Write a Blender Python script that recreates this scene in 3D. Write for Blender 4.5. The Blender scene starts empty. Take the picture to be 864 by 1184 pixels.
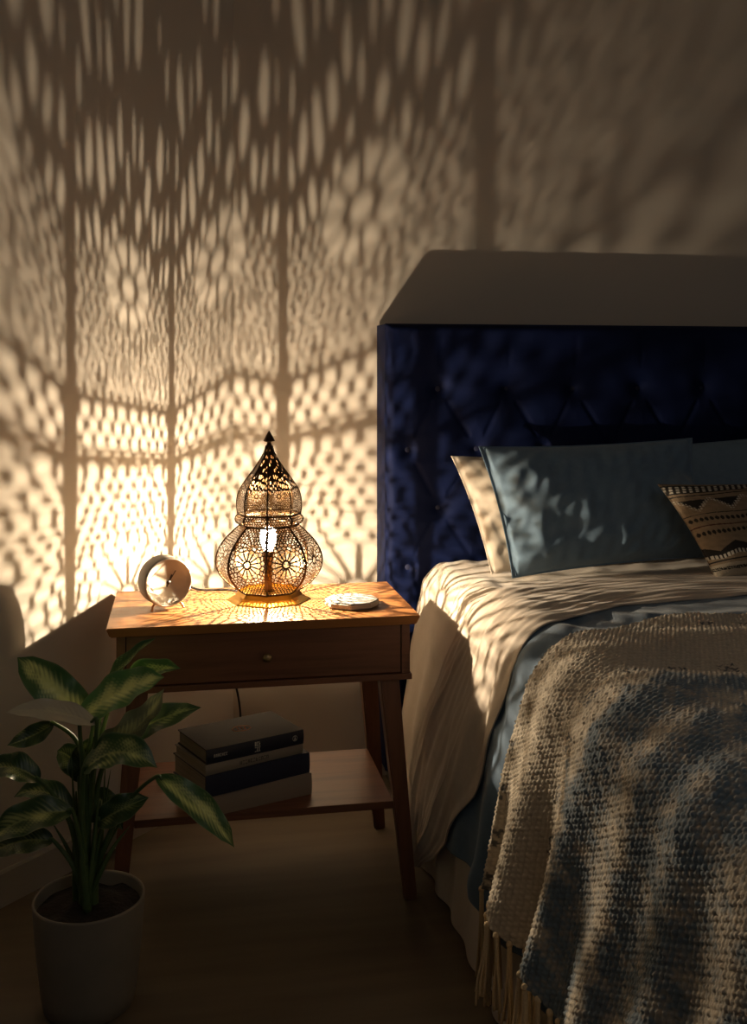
import bpy, bmesh, math, random
import numpy as np
from mathutils import Vector, Matrix
random.seed(7); rng = np.random.default_rng(5)
scn = bpy.context.scene
C = scn.collection
R = math.radians

# ------------------------------------------------------------------ camera
F, HE, CX, HY = 1204.0, 1.115, 432.0, 430.0      # focal length in px of an 864x1184 frame, eye height, optical centre
YAW = R(10.5)
cd = bpy.data.cameras.new('camera'); cam = bpy.data.objects.new('camera', cd); C.objects.link(cam)
cam.location = (0, 0, HE); cam.rotation_euler = (R(90), 0, -YAW)
cd.sensor_fit = 'HORIZONTAL'; cd.sensor_width = 36; cd.lens = F/864*36
cd.shift_y = -(592-HY)/864; cd.clip_start = 0.02
scn.camera = cam
cy, sy = math.cos(YAW), math.sin(YAW)
def uv(X, d):                                     # view-aligned floor position -> room position
    return X*cy + d*sy, -X*sy + d*cy
def at(x, y, d):                                  # point of the room seen at (x, y) at distance d
    u, v = uv((x-CX)/F*d, d)
    return Vector((u, v, HE-(y-HY)/F*d))

# ------------------------------------------------------------------ materials
def mat(name, col=(.5,.5,.5), rough=.6, metal=0., **kw):
    m = bpy.data.materials.new(name); m.use_nodes = True
    b = m.node_tree.nodes['Principled BSDF']
    b.inputs['Base Color'].default_value = (*col, 1); b.inputs['Roughness'].default_value = rough
    b.inputs['Metallic'].default_value = metal
    for k, v in kw.items(): b.inputs[k.replace('_', ' ')].default_value = v
    return m
def nd(m, t, **kw):
    n = m.node_tree.nodes.new(t)
    for k, v in kw.items(): setattr(n, k, v)
    return n
def bsdf(m): return m.node_tree.nodes['Principled BSDF']
def lk(m, a, b): m.node_tree.links.new(a, b)
def coords(m, kind='Object', scale=(1,1,1), rot=(0,0,0)):
    tc = nd(m, 'ShaderNodeTexCoord'); mp = nd(m, 'ShaderNodeMapping')
    mp.inputs['Scale'].default_value = scale; mp.inputs['Rotation'].default_value = rot
    lk(m, tc.outputs[kind], mp.inputs['Vector']); return mp.outputs['Vector']
def noise(m, vec, scale, detail=4, rough=.5, dist=0):
    n = nd(m, 'ShaderNodeTexNoise'); n.inputs['Scale'].default_value = scale; n.inputs['Detail'].default_value = detail
    n.inputs['Roughness'].default_value = rough; n.inputs['Distortion'].default_value = dist
    lk(m, vec, n.inputs['Vector']); return n.outputs['Fac']
def ramp(m, fac, stops):
    r = nd(m, 'ShaderNodeValToRGB'); e = r.color_ramp.elements
    while len(e) < len(stops): e.new(.5)
    for k, (p, c) in enumerate(stops): e[k].position = p; e[k].color = (*c, 1)
    lk(m, fac, r.inputs['Fac']); return r.outputs['Color']
def bump(m, fac, strength, dist=.002):
    b = nd(m, 'ShaderNodeBump'); b.inputs['Strength'].default_value = strength; b.inputs['Distance'].default_value = dist
    lk(m, fac, b.inputs['Height']); lk(m, b.outputs['Normal'], bsdf(m).inputs['Normal']); return b
def noisy(name, c1, c2, scale, rough=.7, bs=.2, bscale=200, bd=.001, stretch=(1,1,1), kind='Object', metal=0, **kw):
    m = mat(name, c1, rough, metal, **kw); v = coords(m, kind, stretch)
    lk(m, ramp(m, noise(m, v, scale), [(.35, c1), (.65, c2)]), bsdf(m).inputs['Base Color'])
    if bs: bump(m, noise(m, v, bscale, 3), bs, bd)
    return m
def wood(name, dark, light, rough=.4, axis='x'):
    m = mat(name, light, rough)
    st = {'x': (1.2, 22, 22), 'z': (22, 22, 1.2)}[axis]
    v = coords(m, 'Object', st)
    a = noise(m, v, 2.2, 6, .62, .6)
    lk(m, ramp(m, a, [(.30, dark), (.52, light), (.75, tuple(x*1.18 for x in light))]), bsdf(m).inputs['Base Color'])
    v2 = coords(m, 'Object', tuple(x*4 for x in st))
    bump(m, noise(m, v2, 3, 4), .12, .0006); return m
def woven(name, col, col2, rough=.85, freq=900, bs=.25, sheen=.2):
    m = mat(name, col, rough, Sheen_Weight=sheen)
    v = coords(m, 'Object')
    lk(m, ramp(m, noise(m, v, 60, 5, .7), [(.3, col2), (.7, col)]), bsdf(m).inputs['Base Color'])
    bump(m, noise(m, v, freq, 2), bs, .0006); return m
def attrmat(name, rough=.9, bs=.4, bscale=700, bd=.001, **kw):
    m = mat(name, (.5,.5,.5), rough, **kw)
    a = nd(m, 'ShaderNodeAttribute', attribute_name='tint')
    lk(m, a.outputs['Color'], bsdf(m).inputs['Base Color'])
    bump(m, noise(m, coords(m), bscale, 3), bs, bd); return m

M = {}
M['wall'] = noisy('wall_paint', (.57,.515,.44), (.59,.53,.455), 3, .92, .10, 160, .0008)
M['ceil'] = mat('ceiling_paint', (.6,.56,.5), .95)
M['base'] = mat('baseboard_paint', (.50,.45,.38), .5)
M['floor'] = noisy('floor_boards', (.115,.085,.052), (.15,.112,.070), 2.0, .62, .06, 60, .001, (1, 9, 1))
M['top'] = wood('oak_top', (.19,.072,.022), (.33,.14,.045), .36)
M['oak'] = wood('oak_case', (.105,.040,.021), (.165,.066,.033), .42)
M['oakz'] = wood('oak_leg', (.105,.040,.021), (.165,.066,.033), .42, 'z')
M['brass'] = mat('brass', (.72,.42,.075), .3, 1.0)
M['knob'] = mat('aged_brass', (.38,.27,.14), .35, 1.0)
M['bronze'] = noisy('dark_bronze', (.05,.028,.014), (.07,.04,.02), 40, .38, .1, 300, .0004, metal=1.0)
M['filigree'] = noisy('filigree_metal', (.050,.028,.012), (.07,.04,.018), 40, .36, .05, 300, .0003, metal=1.0)
M['black'] = mat('black_rubber', (.012,.011,.010), .5)
M['navy'] = noisy('navy_velvet', (.0030,.0070,.036), (.0038,.0090,.045), 6, .7, .25, 500, .0006, Sheen_Weight=.04, Specular_IOR_Level=.12, Sheen_Roughness=.4)
bsdf(M['navy']).inputs['Sheen Tint'].default_value = (.12,.18,.55,1)
M['navyd'] = mat('navy_button', (.008,.012,.045), .7)
M['cream'] = woven('cream_cotton', (.66,.58,.48), (.62,.54,.44), .85, 700, .15)
M['linen'] = woven('beige_linen', (.56,.48,.39), (.50,.42,.34), .85, 600, .25)
M['blue'] = woven('blue_grey_linen', (.085,.155,.24), (.068,.125,.20), .85, 700, .3)
M['pblue'] = woven('slate_blue_cotton', (.145,.23,.325), (.12,.195,.28), .85, 900, .4)
M['mattress'] = mat('mattress_ticking', (.6,.55,.48), .9)
M['throw'] = attrmat('chunky_wool', .95, .5, 900, .0015, Sheen_Weight=.25)
M['yarn'] = noisy('wool_yarn', (.60,.47,.29), (.52,.40,.24), 300, .95, .4, 1200, .001)
M['kilim'] = attrmat('kilim_weave', .95, .5, 1100, .0012)
M['leaf'] = attrmat('variegated_leaf', .38, .05, 200, .0008, Specular_IOR_Level=.5)
M['stem'] = noisy('green_stem', (.050,.095,.026), (.085,.14,.045), 20, .5, .1, 100, .001)
M['soil'] = noisy('dark_soil', (.006,.0045,.003), (.014,.010,.006), 60, .95, .8, 90, .006)
M['pot'] = noisy('matte_ceramic', (.19,.165,.125), (.215,.185,.14), 14, .75, .12, 120, .001)
M['clock'] = mat('clock_shell', (.34,.30,.25), .5)
M['rim'] = mat('clock_rim', (.80,.74,.64), .35)
M['dial'] = mat('clock_dial', (.36,.31,.215), .30)
M['copper'] = mat('copper_leg', (.55,.32,.17), .35, 1.0)
M['dark'] = mat('dark_grey', (.03,.026,.022), .5)
m = mat('marbled_stone', (.5,.5,.45), .3); v = coords(m)
lk(m, ramp(m, noise(m, v, 38, 5, .6, 1.6), [(.40,(.05,.07,.09)), (.47,(.22,.24,.25)), (.53,(.33,.33,.31)), (.66,(.36,.35,.32)), (.74,(.28,.31,.33))]), bsdf(m).inputs['Base Color']); M['marble'] = m
M['stone'] = mat('pale_stone', (.36,.32,.26), .55)
M['paper'] = noisy('page_block', (.32,.26,.20), (.22,.18,.14), 3, .9, .3, 6, .0008, (1, 1, 220))
M['book_dark'] = mat('charcoal_cover', (.022,.014,.012), .7)
M['book_spine'] = mat('ink_blue_spine', (.008,.010,.022), .5)
M['book_beige'] = mat('beige_cover', (.24,.20,.155), .6)
M['book_navy'] = mat('navy_cloth_cover', (.010,.013,.035), .7)
M['book_tan'] = mat('tan_cover', (.26,.20,.15), .6)
M['foil'] = mat('pale_foil', (.60,.55,.47), .5)
M['orange'] = mat('orange_foil', (.85,.36,.18), .5)
# glowing filament and clear glass envelope of the bulb
m = bpy.data.materials.new('filament_glow'); m.use_nodes = True; nt = m.node_tree; nt.nodes.clear()
o_ = nt.nodes.new('ShaderNodeOutputMaterial'); e_ = nt.nodes.new('ShaderNodeEmission')
e_.inputs['Color'].default_value = (1,.80,.50,1); e_.inputs['Strength'].default_value = 90
nt.links.new(e_.outputs[0], o_.inputs[0]); M['glow'] = m
m = bpy.data.materials.new('bulb_glass'); m.use_nodes = True; nt = m.node_tree; nt.nodes.clear()
o_ = nt.nodes.new('ShaderNodeOutputMaterial'); e_ = nt.nodes.new('ShaderNodeEmission'); t_ = nt.nodes.new('ShaderNodeBsdfTransparent'); a_ = nt.nodes.new('ShaderNodeAddShader')
e_.inputs['Color'].default_value = (1,.70,.38,1); e_.inputs['Strength'].default_value = 520
nt.links.new(e_.outputs[0], a_.inputs[0]); nt.links.new(t_.outputs[0], a_.inputs[1]); nt.links.new(a_.outputs[0], o_.inputs[0]); M['glass'] = m

# ------------------------------------------------------------------ builders
def link(name, me, m=None, parent=None, smooth=False):
    o = bpy.data.objects.new(name, me); C.objects.link(o)
    if m is not None and not me.materials: me.materials.append(m)
    if smooth: me.polygons.foreach_set('use_smooth', [True]*len(me.polygons))
    if parent is not None: o.parent = parent
    return o
def tag(o, label, cat, group=None, kind=None):
    o['label'] = label; o['category'] = cat
    if group: o['group'] = group
    if kind: o['kind'] = kind
    return o
def thing(name, label, cat, loc=(0,0,0), rz=0, group=None):
    o = bpy.data.objects.new(name, None); C.objects.link(o); o.empty_display_size = .05
    o.location = loc; o.rotation_euler = (0, 0, rz); return tag(o, label, cat, group)
def from_bm(name, bm, m=None, parent=None, smooth=False):
    bmesh.ops.recalc_face_normals(bm, faces=bm.faces)
    me = bpy.data.meshes.new(name); bm.to_mesh(me); bm.free(); return link(name, me, m, parent, smooth)
def struct(o): o['kind'] = 'structure'; return o
def bx(bm, x0, x1, y0, y1, z0, z1, bev=0., seg=2):
    r = bmesh.ops.create_cube(bm, size=1)
    for v in r['verts']:
        v.co = Vector((x0 if v.co.x < 0 else x1, y0 if v.co.y < 0 else y1, z0 if v.co.z < 0 else z1))
    if bev:
        es = list({e for v in r['verts'] for e in v.link_edges})
        bmesh.ops.bevel(bm, geom=es, offset=bev, segments=seg, profile=.7, affect='EDGES')
def grid(name, P, m, parent=None, col=None, closed_i=False, closed_j=False, smooth=True, flip=False):
    """P: (n, m, 3) points joined into one quad surface; col: (n, m, 3) vertex tint"""
    n, k = P.shape[:2]
    idx = np.arange(n*k).reshape(n, k)
    a = idx
    if closed_i: a = np.vstack([a, a[:1]])
    if closed_j: a = np.hstack([a, a[:, :1]])
    q = np.stack([a[:-1, :-1], a[1:, :-1], a[1:, 1:], a[:-1, 1:]], -1).reshape(-1, 4)
    if flip: q = q[:, ::-1]
    me = bpy.data.meshes.new(name)
    me.vertices.add(n*k); me.vertices.foreach_set('co', P.reshape(-1).astype(np.float32))
    me.loops.add(q.size); me.loops.foreach_set('vertex_index', q.reshape(-1).astype(np.int32))
    me.polygons.add(len(q)); me.polygons.foreach_set('loop_start', np.arange(0, q.size, 4, dtype=np.int32))
    if smooth: me.polygons.foreach_set('use_smooth', np.ones(len(q), dtype=bool))
    me.update(calc_edges=True)
    if col is not None:
        at_ = me.attributes.new('tint', 'FLOAT_COLOR', 'POINT')
        c4 = np.ones((n*k, 4), dtype=np.float32); c4[:, :3] = col.reshape(-1, 3)
        at_.data.foreach_set('color', c4.reshape(-1))
    me.validate()
    return link(name, me, m, parent)
def tube_bm(bm, pts, rad, seg=8, caps=True):
    pts = [Vector(p) for p in pts]; n = len(pts)
    rad = rad if hasattr(rad, '__len__') else [rad]*n
    T0 = (pts[1]-pts[0]).normalized(); up = Vector((0,0,1)) if abs(T0.z) < .9 else Vector((1,0,0))
    N = T0.cross(up).normalized(); rings = []
    for i, p in enumerate(pts):
        T = (pts[min(i+1, n-1)]-pts[max(i-1, 0)]).normalized()
        N = (N - T*N.dot(T)).normalized(); B = T.cross(N)
        rings.append([bm.verts.new(p + (N*math.cos(t)+B*math.sin(t))*rad[i]) for t in [2*math.pi*k/seg for k in range(seg)]])
    for i in range(n-1):
        for k in range(seg):
            bm.faces.new([rings[i][k], rings[i][(k+1) % seg], rings[i+1][(k+1) % seg], rings[i+1][k]])
    if caps: bm.faces.new(rings[0][::-1]); bm.faces.new(rings[-1])
def lathe_bm(bm, prof, seg=48, rot=0, cap=True):
    rings = []
    for r, z in prof:
        rings.append([bm.verts.new((r*math.sin(rot+2*math.pi*k/seg), r*math.cos(rot+2*math.pi*k/seg), z)) for k in range(seg)])
    for i in range(len(rings)-1):
        for k in range(seg):
            bm.faces.new([rings[i][k], rings[i][(k+1) % seg], rings[i+1][(k+1) % seg], rings[i+1][k]])
    if cap: bm.faces.new(rings[0][::-1]); bm.faces.new(rings[-1])
def bez(ps, n):
    """smooth curve (Catmull-Rom) through the points"""
    ps = [Vector(p) for p in ps]; ps = [ps[0]*2-ps[1]] + ps + [ps[-1]*2-ps[-2]]; out = []
    for i in range(1, len(ps)-2):
        for k in range(n):
            t = k/n; a, b, c, d = ps[i-1], ps[i], ps[i+1], ps[i+2]
            out.append(.5*((2*b)+(c-a)*t+(2*a-5*b+4*c-d)*t*t+(3*b-a-3*c+d)*t**3))
    out.append(ps[-2]); return out
def wav(x, y, k=1., seed=0, n=9):
    """smooth pseudo-random field in about [-1, 1]"""
    g = np.random.default_rng(seed); s = 0
    for _ in range(n):
        th = g.uniform(0, 2*np.pi); f = k*g.uniform(.5, 1.6)
        s = s + np.sin(f*(x*np.cos(th)+y*np.sin(th))+g.uniform(0, 6.28))
    return s/n**.5/1.2
def sst(a, b, x):
    t = np.clip((x-a)/(b-a), 0, 1); return t*t*(3-2*t)

# ------------------------------------------------------------------ room shell
VB = 2.84                                          # back wall plane
cu, cv = uv(-.3794, 2.8186)                        # the corner
dl = Vector(uv(-.629, -1.)).normalized()           # direction of the left wall, out of the corner
nl = Vector((-dl.y, dl.x))                         # its outward side (away from the room)
if nl.x > 0: nl = -nl
def prism(name, poly, z0, z1, m, bev=0):
    bm = bmesh.new(); a = [bm.verts.new((x, y, z0)) for x, y in poly]; b = [bm.verts.new((x, y, z1)) for x, y in poly]
    n = len(poly); bm.faces.new(a[::-1]); bm.faces.new(b)
    for i in range(n): bm.faces.new([a[i], a[(i+1) % n], b[(i+1) % n], b[i]])
    return from_bm(name, bm, m)
cor = Vector((cu, VB)); far = cor + dl*5.0
T = .12
struct(prism('wall_back', [cor, (4.2, VB), (4.2, VB+T), (cu-.12, VB+T)], 0, 2.6, M['wall']))
struct(prism('wall_left', [cor, far, far+nl*T, cor+nl*T], 0, 2.6, M['wall']))
struct(prism('floor', [(-4.5,-2.2), (4.2,-2.2), (4.2,VB+T), (-4.5,VB+T)], -.1, 0, M['floor']))
struct(prism('ceiling', [(-4.5,-2.2), (4.2,-2.2), (4.2,VB+T), (-4.5,VB+T)], 2.6, 2.7, M['ceil']))
h = .07; th = .014
ci = Vector((cu+.006, VB-th))
struct(prism('baseboard_back', [Vector((cu+.012, VB)), Vector((4.2, VB)), Vector((4.2, VB-th)), ci], 0, h, M['base']))
struct(prism('baseboard_left', [cor+dl*.004, far, far-nl*th, cor-nl*th+dl*.012], 0, h, M['base']))

# ------------------------------------------------------------------ bedside table
tx0, tx1, ty0, ty1, TZ = -.148, .500, 2.147, 2.511, .600
tcx, tcy = (tx0+tx1)/2, (ty0+ty1)/2
nt_ = thing('bedside_table', 'oak bedside table with one drawer and an open lower shelf', 'bedside table', (tcx, tcy, 0))
W2, D2 = (tx1-tx0)/2, (ty1-ty0)/2
bm = bmesh.new(); bx(bm, -W2, W2, -D2, D2, TZ-.020, TZ)
for v in bm.verts:
    if v.co.z < TZ-.01: v.co.x *= .975; v.co.y *= .965
bmesh.ops.bevel(bm, geom=list(bm.edges), offset=.0022, segments=2, affect='EDGES')
from_bm('tabletop', bm, M['top'], nt_)
cx2, cy2 = W2-.020, D2-.018
zc0, zc1 = .462, TZ-.020
bm = bmesh.new()                                   # case: two sides, back, bottom board and slim front rails
bx(bm, -cx2, -cx2+.018, -cy2, cy2, zc0+.012, zc1, .001); bx(bm, cx2-.018, cx2, -cy2, cy2, zc0+.012, zc1, .001)
bx(bm, -cx2+.018, cx2-.018, cy2-.014, cy2, zc0+.012, zc1); bx(bm, -cx2-.004, cx2+.004, -cy2-.004, cy2, zc0, zc0+.012, .0015)
from_bm('case', bm, M['oak'], nt_)
bm = bmesh.new(); bx(bm, -cx2+.0195, cx2-.0195, -cy2+.0025, -cy2+.020, zc0+.0145, zc1-.003, .0012)
bx(bm, -cx2+.03, cx2-.03, -cy2+.020, cy2-.03, zc0+.02, zc1-.03)
dr = from_bm('drawer', bm, M['oak'], nt_)
bm = bmesh.new(); lathe_bm(bm, [(.004,0), (.0035,.006), (.0045,.009), (.0085,.013), (.0098,.017), (.0085,.021), (.003,.023)], 24)
for v in bm.verts: v.co = Vector((v.co.x, -v.co.z-cy2+.0025, v.co.y+(zc0+zc1)/2+.004))
kn = from_bm('knob', bm, M['knob'], dr, True)
lg = [(-1,-1), (1,-1), (1,1), (-1,1)]
for sx, s2 in lg:
    bm = bmesh.new(); bx(bm, -.5, .5, -.5, .5, 0, 1)
    for v in bm.verts:
        t = v.co.z; w = .026+(.042-.026)*t
        ox = sx*((W2-.022)*(1-t) + (W2-.062)*t); oy = s2*((D2-.008)*(1-t)+(D2-.048)*t)
        v.co = Vector((ox+v.co.x*w, oy+v.co.y*w, t*zc0))
    bmesh.ops.bevel(bm, geom=[e for e in bm.edges], offset=.003, segments=2, affect='EDGES')
    from_bm('leg', bm, M['oakz'], nt_)
bm = bmesh.new(); bx(bm, -W2+.055, W2-.055, -D2+.022, D2-.028, .187, .203, .0015)
for s in (-1, 1): bx(bm, min(s*(W2-.055), s*(W2-.068)), max(s*(W2-.055), s*(W2-.068)), -D2+.05, D2-.06, .176, .190)
from_bm('shelf', bm, M['oak'], nt_)

# ------------------------------------------------------------------ pierced lantern
lx, ly = uv(-.2365, 2.358)
lamp = thing('table_lamp', 'pierced brass lantern lamp glowing on the bedside table', 'lamp', (lx, ly, TZ))
PX = .001958
def zr(tab): return [(1.115-(y-430)*PX - TZ, hw*PX) for y, hw in tab]
low = zr([(681.5,36), (676.5,44), (669.5,51.5), (661,58), (652,61), (643,61), (633,57.5), (622.5,50.5), (612,40), (606,33)])
col_ = zr([(606,33.5), (603.5,37.5), (600,39), (596.5,38), (594,35)])
upp = zr([(594,36), (586,37.3), (575,36.8), (565,33.5), (554,26.5), (543,18.2), (531,10.2), (522,5.6), (515,3.4)])
PH = R(7.8)                                        # azimuth of one rib, measured from the back wall normal
def smooth_prof(tab, n):
    p = bez([(r, 0, z) for z, r in tab], max(2, n//(len(tab)-1)))
    return np.array([(q.x, q.z) for q in p])       # r, z
def panel_mesh(name, tab, nx, ny, field, wbar):
    P = smooth_prof(tab, ny)
    L = np.r_[0, np.cumsum(np.linalg.norm(np.diff(P, axis=0), axis=1))]
    ls = np.linspace(0, L[-1], ny+1); r = np.interp(ls, L, P[:,0]); z = np.interp(ls, L, P[:,1])
    A = np.linspace(0, 1, nx+1)
    hw = r*math.sin(R(22.5))                       # half chord
    X = (A[:,None]*2-1)*hw[None]; Y = np.repeat(ls[None], nx+1, 0)
    G = field(X, Y, hw[None]*np.ones_like(X), L[-1]) - wbar   # >0: hole
    a0, a1 = PH, PH+R(45)
    E0 = np.stack([r*math.sin(a0), r*math.cos(a0), z], 1); E1 = np.stack([r*math.sin(a1), r*math.cos(a1), z], 1)
    Q = E0[None]*(1-A[:,None,None]) + E1[None]*A[:,None,None]
    verts, faces, cache = [], [], {}
    def vid(key, co):
        if key not in cache: cache[key] = len(verts); verts.append(co)
        return cache[key]
    Gl = G.tolist()
    for i in range(nx):
        for j in range(ny):
            cs = [(i,j), (i+1,j), (i+1,j+1), (i,j+1)]; gs = [Gl[a][b] for a, b in cs]
            if min(gs) > 0: continue
            if max(gs) <= 0: faces.append([vid(c, Q[c]) for c in cs]); continue
            f = []
            for k in range(4):
                c, d = cs[k], cs[(k+1) % 4]; g, g2 = gs[k], gs[(k+1) % 4]
                if g <= 0: f.append(vid(c, Q[c]))
                if (g <= 0) != (g2 <= 0):
                    t = g/(g-g2); key = (min(c,d), max(c,d)); f.append(vid(key, Q[c]*(1-t)+Q[d]*t))
            if len(f) > 2: faces.append(f)
    me = bpy.data.meshes.new(name); me.from_pydata([tuple(v) for v in verts], [], faces)
    me.validate(); me.materials.append(M['filigree']); return me
def vor(X, Y, seeds):
    d1 = np.full(X.shape, 9.); d2 = np.full(X.shape, 9.)
    for sx, s2 in seeds:
        d = np.hypot(X-sx, Y-s2); m_ = d < d1
        d2 = np.where(m_, d1, np.minimum(d2, d)); d1 = np.where(m_, d, d1)
    return (d2-d1)/2
def field_rosette(cyf, spacing, n=14, r0=.0066, rp=.0262, edge=.0020):
    def f(X, Y, HW, L):
        yc = L*cyf; g = np.random.default_rng(3); seeds = []
        for k in range(n): t = 2*np.pi*(k+.5)/n; seeds.append((.0300*np.sin(t), yc+.0300*np.cos(t)))
        for k in range(2*n-6): t = 2*np.pi*k/(2*n-6); seeds.append((.0376*np.sin(t), yc+.0376*np.cos(t)))
        for k in range(2*n+2): t = 2*np.pi*(k+.5)/(2*n+2); seeds.append((.0452*np.sin(t), yc+.0452*np.cos(t)))
        row = 0; y = 0
        while y < L+spacing:
            for kx in range(-9, 10):
                x = (kx+.5*(row % 2))*spacing
                if math.hypot(x, y-yc) > .0495: seeds.append((x+g.uniform(-.0016,.0016), y+g.uniform(-.0016,.0016)))
            y += spacing*.86; row += 1
        D = vor(X, Y, seeds)
        rr = np.hypot(X, Y-yc); th = np.arctan2(X, Y-yc)
        tt = np.abs(((th/(2*np.pi/n)) % 1)-.5)*(2*np.pi/n)      # 0 at petal centre
        petal = np.minimum((np.pi/n-tt)*rr*.9-.0004, np.minimum((rr-.0092), (rp-rr)*1.1))
        inner = np.where(rr < .0078, (r0+.0009-rr), petal)
        D = np.where(rr < rp, inner, D)
        return np.minimum(D, np.minimum(HW-np.abs(X)-edge, np.minimum(Y, L-Y)-.0024))
    return f
def field_net(spacing, seed=1, edge=.0020, jit=.0009):
    def f(X, Y, HW, L):
        g = np.random.default_rng(seed); seeds = []; row = 0; y = 0
        while y < L+spacing:
            for kx in range(-9, 10): seeds.append(((kx+.5*(row % 2))*spacing+g.uniform(-jit,jit), y+g.uniform(-jit,jit)))
            y += spacing*.86; row += 1
        return np.minimum(vor(X, Y, seeds), np.minimum(HW-np.abs(X)-edge, np.minimum(Y, L-Y)-.0012))
    return f
def field_dome(spacing):
    def f(X, Y, HW, L):
        Yw = np.where(Y < .30*L, Y, .30*L+(Y-.30*L)*.27)   # cells lengthen into slots above the rosette
        gg = np.random.default_rng(4); seeds = []; row = 0; y = 0
        while y < .6*L:
            for kx in range(-14, 15): seeds.append(((kx+.5*(row % 2))*spacing+gg.uniform(-.0012,.0012), y+gg.uniform(-.0012,.0012)+(gg.uniform(-.0016,.0016) if y > .33*L else 0)))
            y += spacing*.86; row += 1
        g = vor(X, Yw, seeds); yc = L*.27; rr = np.hypot(X, Y-yc); th = np.arctan2(X, Y-yc); n = 10
        tt = np.abs(((th/(2*np.pi/n)) % 1)-.5)*(2*np.pi/n)
        pet = np.minimum((np.pi/n-tt)*rr, np.minimum(rr-.0048, .0125-rr))
        g = np.where(rr < .0125, np.where(rr < .0042, .0040-rr, pet), g)
        g = g-.00052*np.clip(Y/L*1.5-.25, 0, 1)      # the bars grow heavier towards the tip
        return np.minimum(g, np.minimum(HW-np.abs(X)-.0013, np.minimum(Y, L-Y)-.0022))
    return f
for nm, tab, nx, ny, fl, wb in [('globe_panel', low, 116, 198, field_rosette(.50, .0068), .00110),
                                ('collar_panel', col_, 70, 32, field_net(.0062, 2), .0010),
                                ('dome_panel', upp, 110, 190, field_dome(.0041), .00070)]:
    me = panel_mesh(nm, tab, nx, ny, fl, wb)
    for k in range(8):
        o = bpy.data.objects.new(nm, me); C.objects.link(o); o.parent = lamp; o.rotation_euler = (0, 0, -R(45)*k)
def oct_ring(bm, r, z, rad):
    pts = [Vector((r*math.sin(PH+R(45)*k), r*math.cos(PH+R(45)*k), z)) for k in range(9)]
    for a, b in zip(pts, pts[1:]): tube_bm(bm, [a, b], rad, 6)
for k in range(8):                                  # ribs along the folds
    a = PH+R(45)*k
    bm = bmesh.new()
    for tab, rd in ((low, .0017), (col_, .0016), (upp, .0013)):
        P = smooth_prof(tab, 27)
        tube_bm(bm, [((r+.0003)*math.sin(a), (r+.0003)*math.cos(a), z) for r, z in P], rd, 6)
    from_bm('rib', bm, M['bronze'], lamp, True)
for (z, r) in ((low[0][0], low[0][1]), (low[-1][0], low[-1][1]+.0008), (upp[0][0], upp[0][1]+.0006)):
    bm = bmesh.new(); oct_ring(bm, r, z, .0019); from_bm('rim', bm, M['bronze'], lamp, True)
zb = low[0][0]
bm = bmesh.new()                                    # flared eight-sided foot, thin sheet folded over at the hem
pr = [(.0690, zb), (.0700, zb-.003), (.0760, .0120), (.0935, .0022), (.0950, .0002), (.0930, .0002), (.0750, .0105), (.0680, zb-.004), (.0675, zb)]
lathe_bm(bm, pr, 8, PH, False)
lathe_bm(bm, [(.0675, zb-.004), (.012, zb-.004), (.012, zb-.0055), (.0675, zb-.0055)], 8, PH, False)
from_bm('base', bm, M['brass'], lamp)
zt = upp[-1][0]
bm = bmesh.new(); lathe_bm(bm, [(.0066, zt-.004), (.0072, zt), (.0050, zt+.004), (.0045, zt+.007), (.0062, zt+.0085), (.0128, zt+.0095), (.0128, zt+.0115), (.0085, zt+.020), (.0035, zt+.029), (.0006, zt+.0335)], 20)
from_bm('finial', bm, M['bronze'], lamp, True)
zl = .744-TZ
lo = Vector((-.002, .0, zl))                        # centre of the filament
bm = bmesh.new(); lathe_bm(bm, [(.009, zb-.005), (.009, zl-.060), (.0125, zl-.056), (.0125, zl-.036), (.011, zl-.034)], 20)
for v in bm.verts: v.co.x += lo.x
from_bm('socket', bm, M['bronze'], lamp, True)
bm = bmesh.new(); lathe_bm(bm, [(.010, zl-.034), (.011, zl-.028), (.0165, zl-.015), (.019, zl), (.0165, zl+.012), (.010, zl+.019), (.001, zl+.0215)], 24)
for v in bm.verts: v.co.x += lo.x
bl = from_bm('bulb', bm, M['glass'], lamp, True)
bm = bmesh.new(); bmesh.ops.create_icosphere(bm, subdivisions=2, radius=.0050, matrix=Matrix.Translation(lo+Vector((.002,0,-.012))))
from_bm('filament', bm, M['glow'], bl, True)
ld = bpy.data.lights.new('bulb_light', 'POINT'); ld.energy = 24; ld.color = (1, .80, .56); ld.shadow_soft_size = .0011
for dz in (-.0022, 0, .0022):                       # the upright coil of the filament
    lo_ = bpy.data.objects.new('bulb_light', ld); C.objects.link(lo_); lo_.parent = lamp; lo_.location = lo+Vector((0, 0, dz))
cps = [(-.055, .074, .006), (-.09, .082, .0075), (-.115, .098, .0055), (-.150, .110, .0045), (-.168, .135, .0045), (-.178, .158, .0035), (-.181, .172, -.02), (-.165, .190, -.12), (-.085, .205, -.21), (-.055, .215, -.30), (-.05, .225, -.45), (-.05, .24, -.585), (.02, .29, -.5955), (.20, .33, -.5955)]
bm = bmesh.new(); tube_bm(bm, bez(cps, 8), .0027, 8); from_bm('power_cord', bm, M['black'], lamp, True)

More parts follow.
